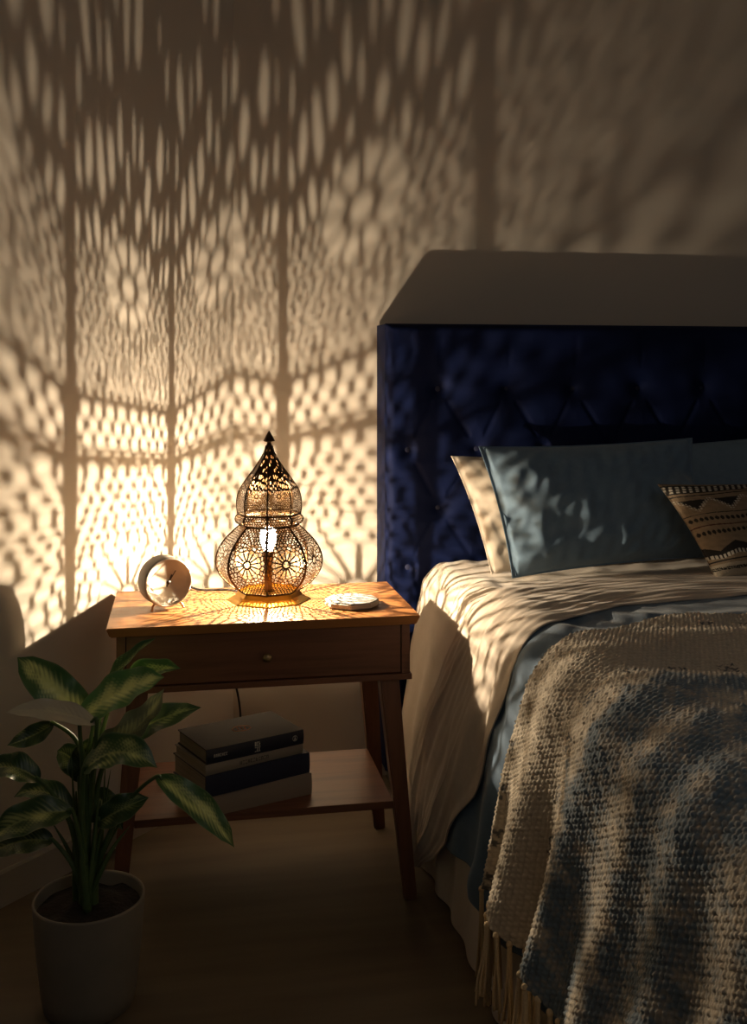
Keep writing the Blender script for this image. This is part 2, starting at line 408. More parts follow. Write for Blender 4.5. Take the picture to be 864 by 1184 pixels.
# ------------------------------------------------------------------ alarm clock
ux, uy = uv((191-CX)/F*2.262, 2.262)
ck = thing('alarm_clock', 'round beige alarm clock with plain dial on the bedside table', 'clock', (ux, uy, TZ), 0)
az = R(-10.5+31)                                   # where the dial faces, from straight towards the room
ck.rotation_euler = (0, 0, az)
CR, CZ = .0535, .0615
def disc_bm(prof, seg=64):                         # profile of (radius, y) turned about the dial's axis
    bm = bmesh.new(); lathe_bm(bm, prof, seg)
    for v in bm.verts: v.co = Vector((v.co.x, v.co.z, v.co.y+CZ))
    return bm
from_bm('body', disc_bm([(.046,.030), (.051,.028), (CR,.023), (CR,-.020), (CR-.0015,-.0225), (.0510,-.0225), (.0505,-.019), (.020,-.019)]), M['clock'], ck, True)
from_bm('bezel', disc_bm([(.0512,-.0215), (.0516,-.0236), (.0496,-.0240), (.0488,-.0215)]), M['rim'], ck, True)
from_bm('dial', disc_bm([(.0490,-.0185), (.0490,-.0200), (.001,-.0200)]), M['dial'], ck)
def hand(nm, ang, ln, w):
    bm = bmesh.new(); a = R(ang)
    bx(bm, -w/2, w/2, -.0222, -.0212, -.010, ln, .0002)
    for v in bm.verts: v.co = Vector((v.co.x*math.cos(a)+v.co.z*math.sin(a), v.co.y-(.0006 if nm == 'minute_hand' else 0), v.co.z*math.cos(a)-v.co.x*math.sin(a)+CZ))
    return from_bm(nm, bm, M['dark'], ck)
hand('hour_hand', 24, .018, .0030); hand('minute_hand', 33, .029, .0018)
bm = disc_bm([(.0001,-.0198), (.0042,-.0200), (.0042,-.0236), (.0001,-.0238)], 20); from_bm('hand_cap', bm, M['dark'], ck, True)
for s in (-1, 1):
    bm = bmesh.new()
    tube_bm(bm, bez([(s*.026, -.008, CZ-.0455), (s*.033, -.013, .010), (s*.036, -.018, .0022)], 5), [.0027]*10+[.0024], 10); from_bm('leg', bm, M['copper'], ck, True)

# ------------------------------------------------------------------ stone coaster
ux, uy = uv((407-CX)/F*2.30, 2.30)
co = thing('coaster', 'octagonal marbled stone coaster lying right of the lantern', 'coaster', (ux, uy, TZ))
bm = bmesh.new(); lathe_bm(bm, [(.0555,0), (.0605,.003), (.0605,.0118), (.0590,.0128)], 8, R(12)); from_bm('body', bm, M['stone'], co)
bm = bmesh.new(); lathe_bm(bm, [(.0588,.0126), (.0580,.0146), (.0005,.0148)], 8, R(12)); from_bm('inlay', bm, M['marble'], co)

# ------------------------------------------------------------------ books on the shelf
def book(label, cu_, cv_, z, ang, L, Wd, th, cov, spine, hard=True, marks=None):
    b = thing('book', label, 'book', (cu_, cv_, z), ang, 'books stacked on the table shelf')
    ct = .0022 if hard else .0008; ov = .003 if hard else 0
    bm = bmesh.new(); bx(bm, -L/2+ov, L/2-ov, -Wd/2+.004, Wd/2-ov, ct, th-ct); from_bm('pages', bm, M['paper'], b)
    bm = bmesh.new(); bx(bm, -L/2, L/2, -Wd/2+.0015, Wd/2, 0, ct, .0004); bx(bm, -L/2, L/2, -Wd/2+.0015, Wd/2, th-ct, th, .0004)
    from_bm('cover', bm, cov, b)
    n = 8; P = np.zeros((2, n+1, 3))
    for k in range(n+1):
        t = k/n; y = -Wd/2+.0015-.0022*math.sin(math.pi*t); P[:, k] = [(-L/2, y, t*th), (L/2, y, t*th)]
    bm = bmesh.new(); A = [bm.verts.new(P[0,k]) for k in range(n+1)]; B = [bm.verts.new(P[1,k]) for k in range(n+1)]
    A2 = [bm.verts.new((-L/2, -Wd/2+.005, 0)), bm.verts.new((-L/2, -Wd/2+.005, th))]; B2 = [bm.verts.new((L/2, -Wd/2+.005, 0)), bm.verts.new((L/2, -Wd/2+.005, th))]
    for k in range(n): bm.faces.new([A[k], B[k], B[k+1], A[k+1]])
    bm.faces.new(A+A2[::-1]); bm.faces.new((B+B2[::-1])[::-1])
    sp = from_bm('spine', bm, spine, b, False)
    if marks: marks(b, sp, L, Wd, th)
    return b
def glyphs(bm, x0, x1, z0, z1, y, n, seed):
    """a short row of letter-like strokes standing on a spine"""
    g = random.Random(seed); w = (x1-x0)/n; t = (z1-z0)*.16
    for k in range(n):
        a = x0+k*w; b = a+w*.68; zz = (z0+z1)/2
        kind = g.randrange(5)
        if kind != 4: bx(bm, a, a+t, y-.0003, y+.0006, z0, z1)
        if kind in (0, 1): bx(bm, b-t, b, y-.0003, y+.0006, z0, z1)
        if kind in (0, 2, 4): bx(bm, a, b, y-.0003, y+.0006, z1-t, z1)
        if kind in (1, 3): bx(bm, a, b, y-.0003, y+.0006, zz-t/2, zz+t/2)
        if kind in (2, 4, 3): bx(bm, a, b, y-.0003, y+.0006, z0, z0+t)
def m_top(b, sp, L, Wd, th):
    y = -Wd/2-.0007
    bm = bmesh.new(); glyphs(bm, -L*.43, -L*.29, th*.42, th*.62, y+.0002, 7, 2); from_bm('lettering', bm, M['foil'], sp)
    bm = bmesh.new(); glyphs(bm, -.004, .010, th*.18, th*.50, y, 3, 5); glyphs(bm, -.004, .010, th*.56, th*.86, y, 3, 8); from_bm('lettering', bm, M['foil'], sp)
    bm = bmesh.new()
    tube_bm(bm, [(L*.405+.0055*math.cos(t), y+.0002, th*.52+.0055*math.sin(t)) for t in np.linspace(0, 2*math.pi, 17)], .0006, 4, False)
    bx(bm, L*.405-.0025, L*.405+.0025, y-.0003, y+.0004, th*.42, th*.50); bx(bm, L*.405-.0008, L*.405+.0008, y-.0003, y+.0004, th*.42, th*.66)
    from_bm('emblem', bm, M['foil'], sp)
    bm = bmesh.new(); q = [(-.018,-.010), (.004,-.016), (.020,-.006), (.016,.010), (-.006,.015), (-.019,.004), (-.018,-.010)]
    tube_bm(bm, bez([(x+.004, yy+.006, th+.0001) for x, yy in q], 4), .0009, 4)
    for x, y0, y1 in ((-.008,-.006,.009), (0,-.008,.009), (.007,-.006,.004)): tube_bm(bm, [(x+.004, y0+.006, th+.0001), (x+.006, y1+.006, th+.0001)], .0013, 4)
    from_bm('emblem', bm, M['orange'], b)
def m_thin(b, sp, L, Wd, th):
    bm = bmesh.new(); glyphs(bm, -L*.16, L*.14, th*.32, th*.66, -Wd/2-.0006, 11, 3); from_bm('lettering', bm, M['dark'], sp)
bu, bv = uv(-.286, 2.242); A0 = R(22.8); z = .2035
book('thick tan book at the bottom of the stack on the shelf', bu+.010, bv+.016, z, A0+R(-3), .240, .168, .046, M['book_tan'], M['book_tan']); z += .046
book('thick navy cloth book second from bottom of the shelf stack', bu+.002, bv+.007, z, A0+R(1), .244, .166, .043, M['book_navy'], M['book_navy']); z += .043
book('thin beige book lying between the navy book and the top book', bu-.004, bv+.003, z, A0+R(1.5), .230, .152, .022, M['book_beige'], M['book_beige'], True, m_thin); z += .022
book('charcoal book with orange emblem on top of the shelf stack', bu, bv+.001, z, A0, .226, .150, .030, M['book_dark'], M['book_spine'], True, m_top)

# ------------------------------------------------------------------ potted dieffenbachia
PD = 1.84
pu, pv = uv((103-CX)/F*PD, PD)
plant = thing('potted_plant', 'variegated leafy plant in a pale ceramic pot on the floor', 'plant', (pu, pv, 0))
bm = bmesh.new(); lathe_bm(bm, [(.070,.0), (.0775,.004), (.0825,.030), (.0880,.080), (.0935,.140), (.0965,.186), (.0960,.190), (.0930,.190), (.0915,.186), (.0890,.140), (.085,.10), (.02,.09)], 64)
from_bm('pot', bm, M['pot'], plant, True)
n = 40; rr = np.linspace(.002, .0895, n); tt = np.linspace(0, 2*np.pi, 61)[:-1]
RR, TT = np.meshgrid(rr, tt, indexing='ij'); P = np.stack([RR*np.sin(TT), RR*np.cos(TT), .170+.004*wav(RR*np.sin(TT), RR*np.cos(TT), 120, 3)+.006*(1-RR/.09)], -1)
grid('soil', P, M['soil'], plant, closed_j=True)
PO = Vector((pu, pv, 0))
toCam = Vector((-sy, -cy, .0)); rightV = Vector((cy, -sy, 0)); upV = Vector((0, 0, 1))
def leaf(x0, y0, x1, y1, d0, d1, width, bend=(0,0,.03), face=(.0,.5,.8), fold=.35, var=.6, bright=1., droop=0., stem=None, seed=0, wavea=.15, pale=0.):
    """face = (right, towards the viewer, up) direction the upper side looks"""
    a = at(x0, y0, PD+d0)-PO; b = at(x1, y1, PD+d1)-PO
    N0 = (rightV*face[0]+toCam*face[1]+upV*face[2]).normalized()
    bd = rightV*bend[0]+toCam*bend[1]+upV*bend[2]
    nt2, nw = 44, 21
    P = np.zeros((nt2, nw, 3)); K = np.zeros((nt2, nw, 3)); Lm = (b-a).length
    Ws = 1.3*width/654.*PD/1.84
    mid = [a.lerp(b, t) + bd*(4*t*(1-t)) - upV*droop*t*t*t*0 for t in np.linspace(0, 1, nt2)]
    g = np.random.default_rng(seed); ph = g.uniform(0, 6.28)
    for i in range(nt2):
        t = i/(nt2-1); Tn = (mid[min(i+1, nt2-1)]-mid[max(i-1, 0)]).normalized()
        S = Tn.cross(N0).normalized(); Nn = S.cross(Tn).normalized()
        w = Ws*.5*(t**.62)*((1-t)**.80)*2.02
        if t > .86: w *= max(0., 1-(t-.86)/.14*.55)
        for j in range(nw):
            q = (j/(nw-1))*2-1
            f_ = fold*w*abs(q)**1.25
            wv = wavea*w*math.sin(t*17+ph+(1.3 if q > 0 else 0))*abs(q)**2
            rib = -.0012*math.exp(-(q/.06)**2)*(1-t) + .0007*math.sin((t*26-abs(q)*4.2)*2*math.pi*.5)*(1-abs(q))*w/.02
            p = mid[i]+S*(q*w*(1-.10*fold))+Nn*(f_+wv+rib); P[i, j] = p
    tt_, qq = np.meshgrid(np.linspace(0, 1, nt2), np.linspace(-1, 1, nw), indexing='ij')
    vein = .5+.5*np.sin((tt_*15-np.abs(qq)*3.4)*2*np.pi)
    nz = wav(tt_*Lm*100*.5, qq*3, 2.2, seed+4)
    mask = np.clip(var*1.6*(1-np.abs(qq)*1.25)+.55*(vein-.6)+.40*nz-.25, 0, 1)*sst(.02,.15,tt_)*(1-sst(.84,1,tt_))
    mask = np.maximum(mask, np.exp(-(qq/.05)**2)*.45)
    gr = np.array([.030,.075,.020])*bright; yl = np.array([.55,.58,.20])*min(1.7, .55+.5*bright)  # bright scales the leaf colour; high values paint in backlight from the wall
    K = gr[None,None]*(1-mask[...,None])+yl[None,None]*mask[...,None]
    if pale: K = K*(1-pale)+np.array([.80,.70,.50])*pale  # pale underside, its colour raised further to include caught lamplight
    edge = sst(.93, 1., np.abs(qq))[...,None]*.35; K = K*(1-edge)+np.array([.34,.36,.2])*edge
    lf = grid('leaf', P, M['leaf'], plant, K)
    if stem:
        bm = bmesh.new(); pts = [at(x, y, PD+d)-PO for x, y, d in stem]+[a, mid[3]]
        cv_ = bez(pts, 7); nn = len(cv_)
        tube_bm(bm, cv_, [.0058-(.0058-.0022)*k/(nn-1) for k in range(nn)], 8); from_bm('petiole', bm, M['stem'], lf, True)
    return lf
# canes rising out of the soil
for (x, y, d, x1, y1, d1, r0) in [(98,1050,0,100,905,0,.011), (108,1052,.01,112,930,.01,.009), (90,1050,.02,88,915,.02,.009), (101,1054,-.02,97,940,-.02,.008)]:
    bm = bmesh.new(); cv_ = bez([at(x, y, PD+d)-PO, at((x+x1)/2-1, (y+y1)/2, PD+(d+d1)/2)-PO, at(x1, y1, PD+d1)-PO], 8)
    tube_bm(bm, cv_, [r0*(1-.85*(k/(len(cv_)-1))**2) for k in range(len(cv_))], 10); from_bm('cane', bm, M['stem'], plant, True)
B0 = (99, 1035, 0)
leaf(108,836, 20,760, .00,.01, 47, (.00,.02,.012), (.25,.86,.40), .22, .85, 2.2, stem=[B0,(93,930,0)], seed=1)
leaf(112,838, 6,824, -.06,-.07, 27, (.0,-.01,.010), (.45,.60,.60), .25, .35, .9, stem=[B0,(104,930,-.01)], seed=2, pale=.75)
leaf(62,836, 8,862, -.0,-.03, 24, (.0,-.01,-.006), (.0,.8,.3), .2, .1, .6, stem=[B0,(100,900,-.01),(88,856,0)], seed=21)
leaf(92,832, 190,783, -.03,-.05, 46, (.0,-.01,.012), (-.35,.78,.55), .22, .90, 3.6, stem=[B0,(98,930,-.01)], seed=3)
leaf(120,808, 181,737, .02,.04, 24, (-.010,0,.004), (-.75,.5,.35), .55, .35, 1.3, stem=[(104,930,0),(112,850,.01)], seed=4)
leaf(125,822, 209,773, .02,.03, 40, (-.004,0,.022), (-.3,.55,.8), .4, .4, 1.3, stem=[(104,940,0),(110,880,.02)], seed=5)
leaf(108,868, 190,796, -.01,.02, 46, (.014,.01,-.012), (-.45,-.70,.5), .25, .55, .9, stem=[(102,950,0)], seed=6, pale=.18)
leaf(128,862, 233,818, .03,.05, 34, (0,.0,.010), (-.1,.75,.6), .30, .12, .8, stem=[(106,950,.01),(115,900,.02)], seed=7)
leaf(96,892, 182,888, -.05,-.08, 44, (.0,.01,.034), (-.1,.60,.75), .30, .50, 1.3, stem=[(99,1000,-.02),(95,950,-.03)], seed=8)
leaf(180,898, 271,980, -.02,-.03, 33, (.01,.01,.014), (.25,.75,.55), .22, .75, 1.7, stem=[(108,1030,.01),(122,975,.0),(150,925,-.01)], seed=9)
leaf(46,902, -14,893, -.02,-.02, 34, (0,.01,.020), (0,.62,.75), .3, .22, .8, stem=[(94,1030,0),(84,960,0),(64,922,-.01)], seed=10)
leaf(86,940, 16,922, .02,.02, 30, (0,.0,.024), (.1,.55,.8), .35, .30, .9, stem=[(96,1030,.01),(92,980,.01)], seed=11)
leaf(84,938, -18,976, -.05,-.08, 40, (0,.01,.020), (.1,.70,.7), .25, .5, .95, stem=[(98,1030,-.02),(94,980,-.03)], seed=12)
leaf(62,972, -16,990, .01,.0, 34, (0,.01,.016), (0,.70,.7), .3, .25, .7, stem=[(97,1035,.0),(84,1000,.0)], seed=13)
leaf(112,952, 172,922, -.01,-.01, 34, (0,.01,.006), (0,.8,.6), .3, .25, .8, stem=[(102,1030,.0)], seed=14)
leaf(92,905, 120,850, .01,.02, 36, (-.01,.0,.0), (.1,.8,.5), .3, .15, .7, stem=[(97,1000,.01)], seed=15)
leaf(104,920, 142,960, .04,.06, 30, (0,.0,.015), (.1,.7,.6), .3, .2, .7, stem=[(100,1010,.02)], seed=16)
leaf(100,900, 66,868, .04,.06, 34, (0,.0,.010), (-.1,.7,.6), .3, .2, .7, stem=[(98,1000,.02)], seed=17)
for (xa, xb, yb, d) in ((120,146,940,.02), (112,128,890,.0), (92,76,935,.01), (116,122,880,.03), (90,82,870,.0), (108,116,900,-.02), (96,92,890,-.02), (128,150,955,-.01), (80,60,950,.02)):      # bare leaf stalks leaning out of the clump
    bm = bmesh.new(); cv_ = bez([at(102, 1040, PD+d)-PO, at(xa, 985, PD+d)-PO, at(xb, yb, PD+d)-PO], 8); tube_bm(bm, cv_, [.0050-.0046*(k/(len(cv_)-1))**2 for k in range(len(cv_))], 8); from_bm('petiole', bm, M['stem'], plant, True)

# ------------------------------------------------------------------ bed
BC, BR, BF = 1.46, 2.30, .62                       # centre line, far side, foot of the bed
bed = thing('bed', 'wide bed with a tall button-tufted navy velvet headboard', 'bed', (BC, 1.7, 0))
hx0, hx1, hz1, hv0, hv1 = .533, 2.387, 1.243, 2.685, 2.828
nu, nz_ = 560, 300
U = np.linspace(hx0+.0, hx1, nu); Z = np.linspace(.06, hz1, nz_)
UU, ZZ = np.meshgrid(U, Z, indexing='ij')
dep = np.zeros_like(UU)
rowz = [1.070, .908, .752, .596, .44]; btn = []
for r_, zz in enumerate(rowz):
    for k in range(14):
        uu = .676+.190*k - (.083 if r_ % 2 else 0)
        if hx0+.05 < uu < hx1-.05: btn.append((uu, zz))
def seg_d(px, pz, ax, az_, bx_, bz):
    t = np.clip(((px-ax)*(bx_-ax)+(pz-az_)*(bz-az_))/((bx_-ax)**2+(bz-az_)**2), 0, 1); return np.hypot(px-ax-t*(bx_-ax), pz-az_-t*(bz-az_)), t
cre = np.zeros_like(UU)
for (a, b) in btn:
    dep = np.maximum(dep, .024*np.exp(-(np.hypot(UU-a, ZZ-b)/.030)**1.3))
    for (c_, d_) in btn:
        if b > d_ and abs(b-d_) < .17 and abs(a-c_) < .12:
            q, t = seg_d(UU, ZZ, a, b, c_, d_); cre = np.maximum(cre, (.0040*np.exp(-(q/.0075)**2)+.0035*np.exp(-(q/.035)**2)))
    if b == rowz[0]:
        q, t = seg_d(UU, ZZ, a, b, a+.005, hz1-.02); cre = np.maximum(cre, .0035*np.exp(-(q/.009)**2)*(1-.6*t))
edge_in = np.minimum(np.minimum(UU-hx0, hx1-UU), hz1-ZZ)
dep = np.maximum(dep, cre)*sst(.0, .06, edge_in)
dep += .0014*wav(UU, ZZ, 55, 2)*sst(0, .03, edge_in)
rim_ = .022*(1-np.sqrt(np.clip(1-(1-np.clip(edge_in/.022, 0, 1))**2, 0, 1)))
V_ = hv0 + dep + rim_
P = np.stack([UU-BC, V_-1.7, ZZ], -1)
hb = grid('headboard', P, M['navy'], bed)
bm = bmesh.new(); bm.from_mesh(hb.data)            # close the board: sides and back
bx(bm, hx0-BC, hx1-BC, hv0+.0222-1.7, hv1-1.7, .06, hz1, .004)
bm.to_mesh(hb.data); bm.free(); hb.data.polygons.foreach_set('use_smooth', [True]*len(hb.data.polygons))
bm = bmesh.new()
for pl in ([(hx0+.003, hv0+.020, .06), (hx0+.003, hv0+.020, hz1-.003), (hx1-.003, hv0+.020, hz1-.003), (hx1-.003, hv0+.020, .06)],):
    tube_bm(bm, [(x-BC, y-1.7, z_) for x, y, z_ in pl], .0040, 8)
from_bm('piping', bm, M['navy'], hb, True)
for (a, b) in btn:
    bm = bmesh.new(); bmesh.ops.create_uvsphere(bm, u_segments=14, v_segments=8, radius=.011)
    for v in bm.verts: v.co = Vector((v.co.x+a-BC, v.co.y*.35+hv0+.0235-1.7, v.co.z+b))
    from_bm('button', bm, M['navyd'], hb, True)
for x in (hx0+.05, hx1-.05):
    bm = bmesh.new(); bx(bm, x-BC-.025, x-BC+.025, hv0+.03-1.7, hv1-.02-1.7, 0, .065, .004); from_bm('leg', bm, M['dark'], bed)
bm = bmesh.new(); bx(bm, .68-BC, 2.24-BC, BF+.05-1.7, 2.66-1.7, .34, .585, .05, 5); from_bm('mattress', bm, M['mattress'], bed, True)
bm = bmesh.new(); bx(bm, .70-BC, 2.22-BC, BF+.06-1.7, 2.65-1.7, .10, .34, .01)
for x in (.76, 2.14):
    for y in (BF+.12, 2.55): bx(bm, x-BC-.03, x-BC+.03, y-1.73, y-1.67, 0, .10)
from_bm('bed_base', bm, M['dark'], bed)

def profile(off):
    P = [(BC, .612), (1.1, .612)]
    for a in np.linspace(90, 172, 20): P.append((.70+.075*math.cos(R(a)), .537+.075*math.sin(R(a))))
    P += [(.596,.40), (.562,.2), (.54,.0), (.52,-.3)]
    P = np.array(P); Tn = np.gradient(P, axis=0); Tn /= np.linalg.norm(Tn, axis=1)[:, None]
    N = np.stack([Tn[:, 1], -Tn[:, 0]], 1); P = P+N*off; P[0] = (BC, .612+off); P[1] = (1.1, .612+off)
    S = np.r_[0, np.cumsum(np.linalg.norm(np.diff(P, axis=0), axis=1))] - (1.5-BC)*(-1) - 0   # same zero as a cut at u = 1.5
    return P, S, N
def surf(s, v, off, extra):
    """point of the bed's draped surface at arc length s, position v, pushed out by off + extra; s beyond the centre mirrors"""
    P, S, N = profile(off)
    far_side = s < S[0]; s2 = np.where(far_side, 2*S[0]-s, s)
    u = np.interp(s2, S, P[:,0]); z_ = np.interp(s2, S, P[:,1]); nu_ = np.interp(s2, S, N[:,0]); nz2 = np.interp(s2, S, N[:,1])
    nn = np.hypot(nu_, nz2); u = u+nu_/nn*extra; z_ = z_+nz2/nn*extra
    u = np.where(far_side, 2*BC-u, u); return np.stack([u, v, z_], -1)
S0 = .04                                           # arc length on the centre line
def side(s): return sst(.90, 1.30, s)              # 0 on top, 1 low on the side
def cloth(name, ss, vlo, vhi, nv, off, extra, m, col=None, hem=None):
    """ss: arc lengths; vlo/vhi functions of s"""
    t = np.linspace(0, 1, nv); SS = np.repeat(ss[:, None], nv, 1)
    VV = vlo(ss)[:, None]*(1-t[None])+vhi(ss)[:, None]*t[None]
    SSn = SS if hem is None else SS*1.0
    if hem is not None:                            # slide the low end so that the hem waves
        SSn = SS + hem(VV)*sst(.9, ss.max(), SS)
    E = extra(SSn, VV, t[None]*np.ones_like(SS))
    P = surf(SSn, VV, off, E)
    P[..., 2] = np.maximum(P[..., 2], .004)
    return P, SSn, VV
F_ = lambda xs, ys: (lambda s: np.interp(s, xs, ys))
SR = 2*S0-1.40
# fitted sheet: covers the mattress and hangs to the floor as a valance
def ex_sheet(s, v, t):
    w = .5+.5*np.sin(v*2*np.pi/.145+.8*np.sin(v*9)+s*1.5)
    return (.0015+.0012*wav(s, v, 26, 5) + side(s)*(.012*(w-.6)+.006*wav(s*.4, v, 40, 8)) + .0022*wav(s*1.2, v*.9, 60, 31)*(1-side(s)))
ss = np.concatenate([np.linspace(2*S0-1.46, .60, 90), np.linspace(.61, 1.462, 200)])
P, _, _ = cloth('fitted_sheet', ss, F_([0,1],[BF-.0]*2), F_([-2,2],[2.668]*2), 520, 0.001, ex_sheet, M['cream'])
def solid(o, th):
    md = o.modifiers.new('thickness', 'SOLIDIFY'); md.thickness = th; md.offset = 0; md.use_rim = True
    return o
o = solid(grid('bed_sheet', P, M['cream']), .0016); tag(o, 'cream fitted sheet with a skirt hanging to the floor over the mattress', 'bed sheet')
# blue grey duvet
def folds(s, v):
    return side(s)*(.016*np.sin(v*2*np.pi/.17+2.2+.9*np.sin(v*7+1))+.007*wav(s*.5, v, 45, 12))
def ex_duvet(s, v, t):
    q = 1-.75*sst(1.84,1.98,v)
    return .004+folds(s, v)*.8*(1-.75*sst(1.88,2.08,v))+q*(.0035*wav(s*.7, v*1.4, 30, 14)*(1-side(s)*.6) + .003*wav(s, v, 70, 15)) - .003*side(s)*sst(1.86,1.96,v)
ss = np.concatenate([np.linspace(2*S0-1.30, .60, 90), np.linspace(.61, 1.335, 220)])
P, _, _ = cloth('duvet', ss, F_([0,1],[BF-.035]*2), F_([.04,.6,.8,.92,1.05,1.2,1.34],[2.13,2.12,2.02,1.98,2.02,2.05,2.12]), 460, .020, ex_duvet, M['blue'], hem=lambda v: .012*np.sin(v*2*np.pi/.34+.5))
o = solid(grid('duvet', P, M['blue']), .006); tag(o, 'slate blue duvet draped over the bed beneath the knitted throw', 'duvet')
# turned-down beige top sheet
vh = F_([-1.3,.04,.35,.60,.756,.869,.93,.994,1.09,1.174,1.26,1.341,1.395,1.474], [2.25,2.25,2.255,2.262,2.225,2.165,2.185,2.232,2.29,2.335,2.37,2.372,2.32,2.225])
vf = F_([-1.3,.04,.317,.617,.801,.918,1.052,1.205,1.349,1.413,1.474], [1.98,1.98,2.03,1.985,1.875,1.83,1.872,1.928,2.043,2.126,2.215])
def ex_top(s, v, t):
    lip = .010*np.exp(-((t-1)/.10)**2)*0+.008*np.sin(np.pi*np.clip(t, 0, 1))**.6
    longw = np.sin((t*5.2+.35*np.sin(s*6))*2*np.pi)            # wrinkles running across the bed and down the side
    long2 = np.sin((t*12.5+.3*np.sin(s*9+1))*2*np.pi)
    return lip+folds(s, v)*.8*(1-.75*sst(1.88,2.08,v))+.003*side(s)+.0020*longw*(.25+1.1*side(s))*(.5+wav(s,v,8,22))+.0014*wav(s*.5,v*2,60,24)+.0005*long2+side(s)*(.003+.007*(1-2*np.abs(np.sin(t*np.pi*2.2+.5+.5*s))**.7))+.0018*wav(s*.6, v*2, 40, 21)
ss = np.concatenate([np.linspace(2*S0-1.25, .55, 80), np.linspace(.56, 1.472, 330)])
P, _, _ = cloth('top_sheet', ss, vf, vh, 240, .030, ex_top, M['linen'])
o = solid(grid('top_sheet', P, M['linen']), .003); tag(o, 'beige top sheet folded back over the duvet and hanging down the side', 'bed sheet')

# chunky knitted throw
ST = .0082
ss = np.arange(-.42, 1.292, ST/3.2); nv = int((1.86-.60)/(ST/3.2))
_vx = np.linspace(-.6, 1.35, 400); _vy = np.interp(_vx, [-.5,.42,.532,.66,.781,.871,.942,1.032,1.142,1.257,1.31], [1.78,1.795,1.790,1.765,1.722,1.69,1.69,1.715,1.733,1.728,1.722])
_k = np.hanning(41); _vy = np.convolve(np.pad(_vy, 20, mode='edge'), _k/_k.sum(), 'valid'); vthr = F_(_vx, _vy)
def big(s, v):
    sd = .35+.65*side(s)
    g = lambda c, w: np.exp(-((v-c)/w)**2)
    low_ = sst(1.0, 1.25, s)
    r = .026*g(1.605+.02*np.sin(s*4), .055)-.012*g(1.50, .035)+.028*g(1.405+.015*np.sin(s*5+1), .045)+.018*g(1.26, .05)+.022*g(1.12, .05)+.020*g(.96, .05)+.02*g(.80,.05)
    r2 = low_*(.012*g(1.712,.012)-.010*g(1.685,.020))
    top = .010*np.sin((v*1.0+.06*np.sin(s*5))*2*np.pi/.115)*(1-side(s))
    return r*sd*(1+.5*side(s)) + r2 + top*.20 + .0045*wav(s, v, 16, 41)
def ex_throw(s, v, t):
    a = s/ST; b = v/ST; row = np.floor(b)
    aa = a+.5*(row % 2)
    st = np.abs(np.sin(np.pi*aa))**.8*np.abs(np.sin(np.pi*b))**.7
    jit = .75+.35*wav(s, v, 300, 44, 6)
    return .006+big(s, v)+.0042*st*np.clip(jit, .3, 1.3)
P, SS_, VV_ = cloth('throw', ss, F_([0,1],[.60,.60]), vthr, nv, .046, ex_throw, M['throw'], hem=lambda v: .010*np.sin(v*2*np.pi/.19+1.0))
tq = 1.80-VV_
n1 = wav(SS_, VV_, 34, 51); n2 = wav(SS_, VV_, 120, 52); n3 = wav(SS_, VV_, 480, 53)
tb = tq+.018*n1+.008*n2
band = np.interp(tb, [0,.36,.40,.47,.50,.54,.565,.60,.74,.78,.83,.87,.97,1.0,1.06,1.1,1.3], [0,0,.95,.9,.25,.25,.9,.85,.85,.25,.2,.85,.8,.2,.3,.8,.6])
bl_ = np.clip(band + .35*n2*(band > .08) + .30*n3*(band > .08), 0, 1)
# small dark motifs knitted in rows
fs = (SS_/.078) % 1-.5
def motif(vc, wv_): return ((np.abs(fs) < .20) & (np.abs(VV_-vc-.015*fs) < wv_) & (np.sin(SS_*2*np.pi/.019)*np.cos((VV_-vc)*2*np.pi/.021)+.5*n3 > .02)).astype(float)
mo = np.maximum(motif(1.487, .020), motif(1.705, .007))*.85
beige = np.array([.50,.43,.33]); blu = np.array([.10,.145,.185]); ink = np.array([.02,.03,.045])
st_b = VV_/ST
K = beige*(1+.10*n3[...,None]+.07*n1[...,None])
K = K*(1-bl_[...,None])+blu*(1+.2*n3[...,None])*bl_[...,None]
K = K*(1-mo[...,None])+ink*mo[...,None]
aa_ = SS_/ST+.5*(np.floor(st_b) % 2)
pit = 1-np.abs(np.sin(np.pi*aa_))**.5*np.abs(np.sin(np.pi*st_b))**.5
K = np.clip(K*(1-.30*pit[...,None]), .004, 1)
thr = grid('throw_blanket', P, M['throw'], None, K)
tag(thr, 'chunky knitted beige and blue throw with tassels draped over the bed', 'blanket')
# tassels along the hem
hemP = P[-1]; hv = VV_[-1]
k = 0; vt = 1.716
while vt > .66:
    j = int(np.argmin(np.abs(hv-vt))); p0 = Vector(hemP[j]); g = random.Random(k)
    bm = bmesh.new(); L = g.uniform(.115, .150); lean = Vector((g.uniform(-.012,.006), g.uniform(-.012,.014), 0))
    bmesh.ops.create_uvsphere(bm, u_segments=8, v_segments=6, radius=.0055, matrix=Matrix.Translation(p0+Vector((0,0,-.002))))
    for q in range(9):
        a = q*2.4; o_ = Vector((math.cos(a), math.sin(a), 0))*.003
        sp = Vector((math.cos(a)*g.uniform(.003,.010), math.sin(a)*g.uniform(.003,.011), 0))
        ps = [p0+o_*.6, p0+o_+lean*.25+Vector((0,0,-L*.35)), p0+o_+lean*.7+sp*.6+Vector((g.uniform(-.003,.003),0,-L*.7)), p0+o_+lean+sp+Vector((0,0,-L*g.uniform(.86,1.05)))]
        ps = [Vector((min(p.x, p0.x+.002), p.y, max(p.z, .006))) for p in ps]
        tube_bm(bm, bez(ps, 4), .0021, 5)
    from_bm('tassel', bm, M['yarn'], thr, True)
    vt -= .0195; k += 1

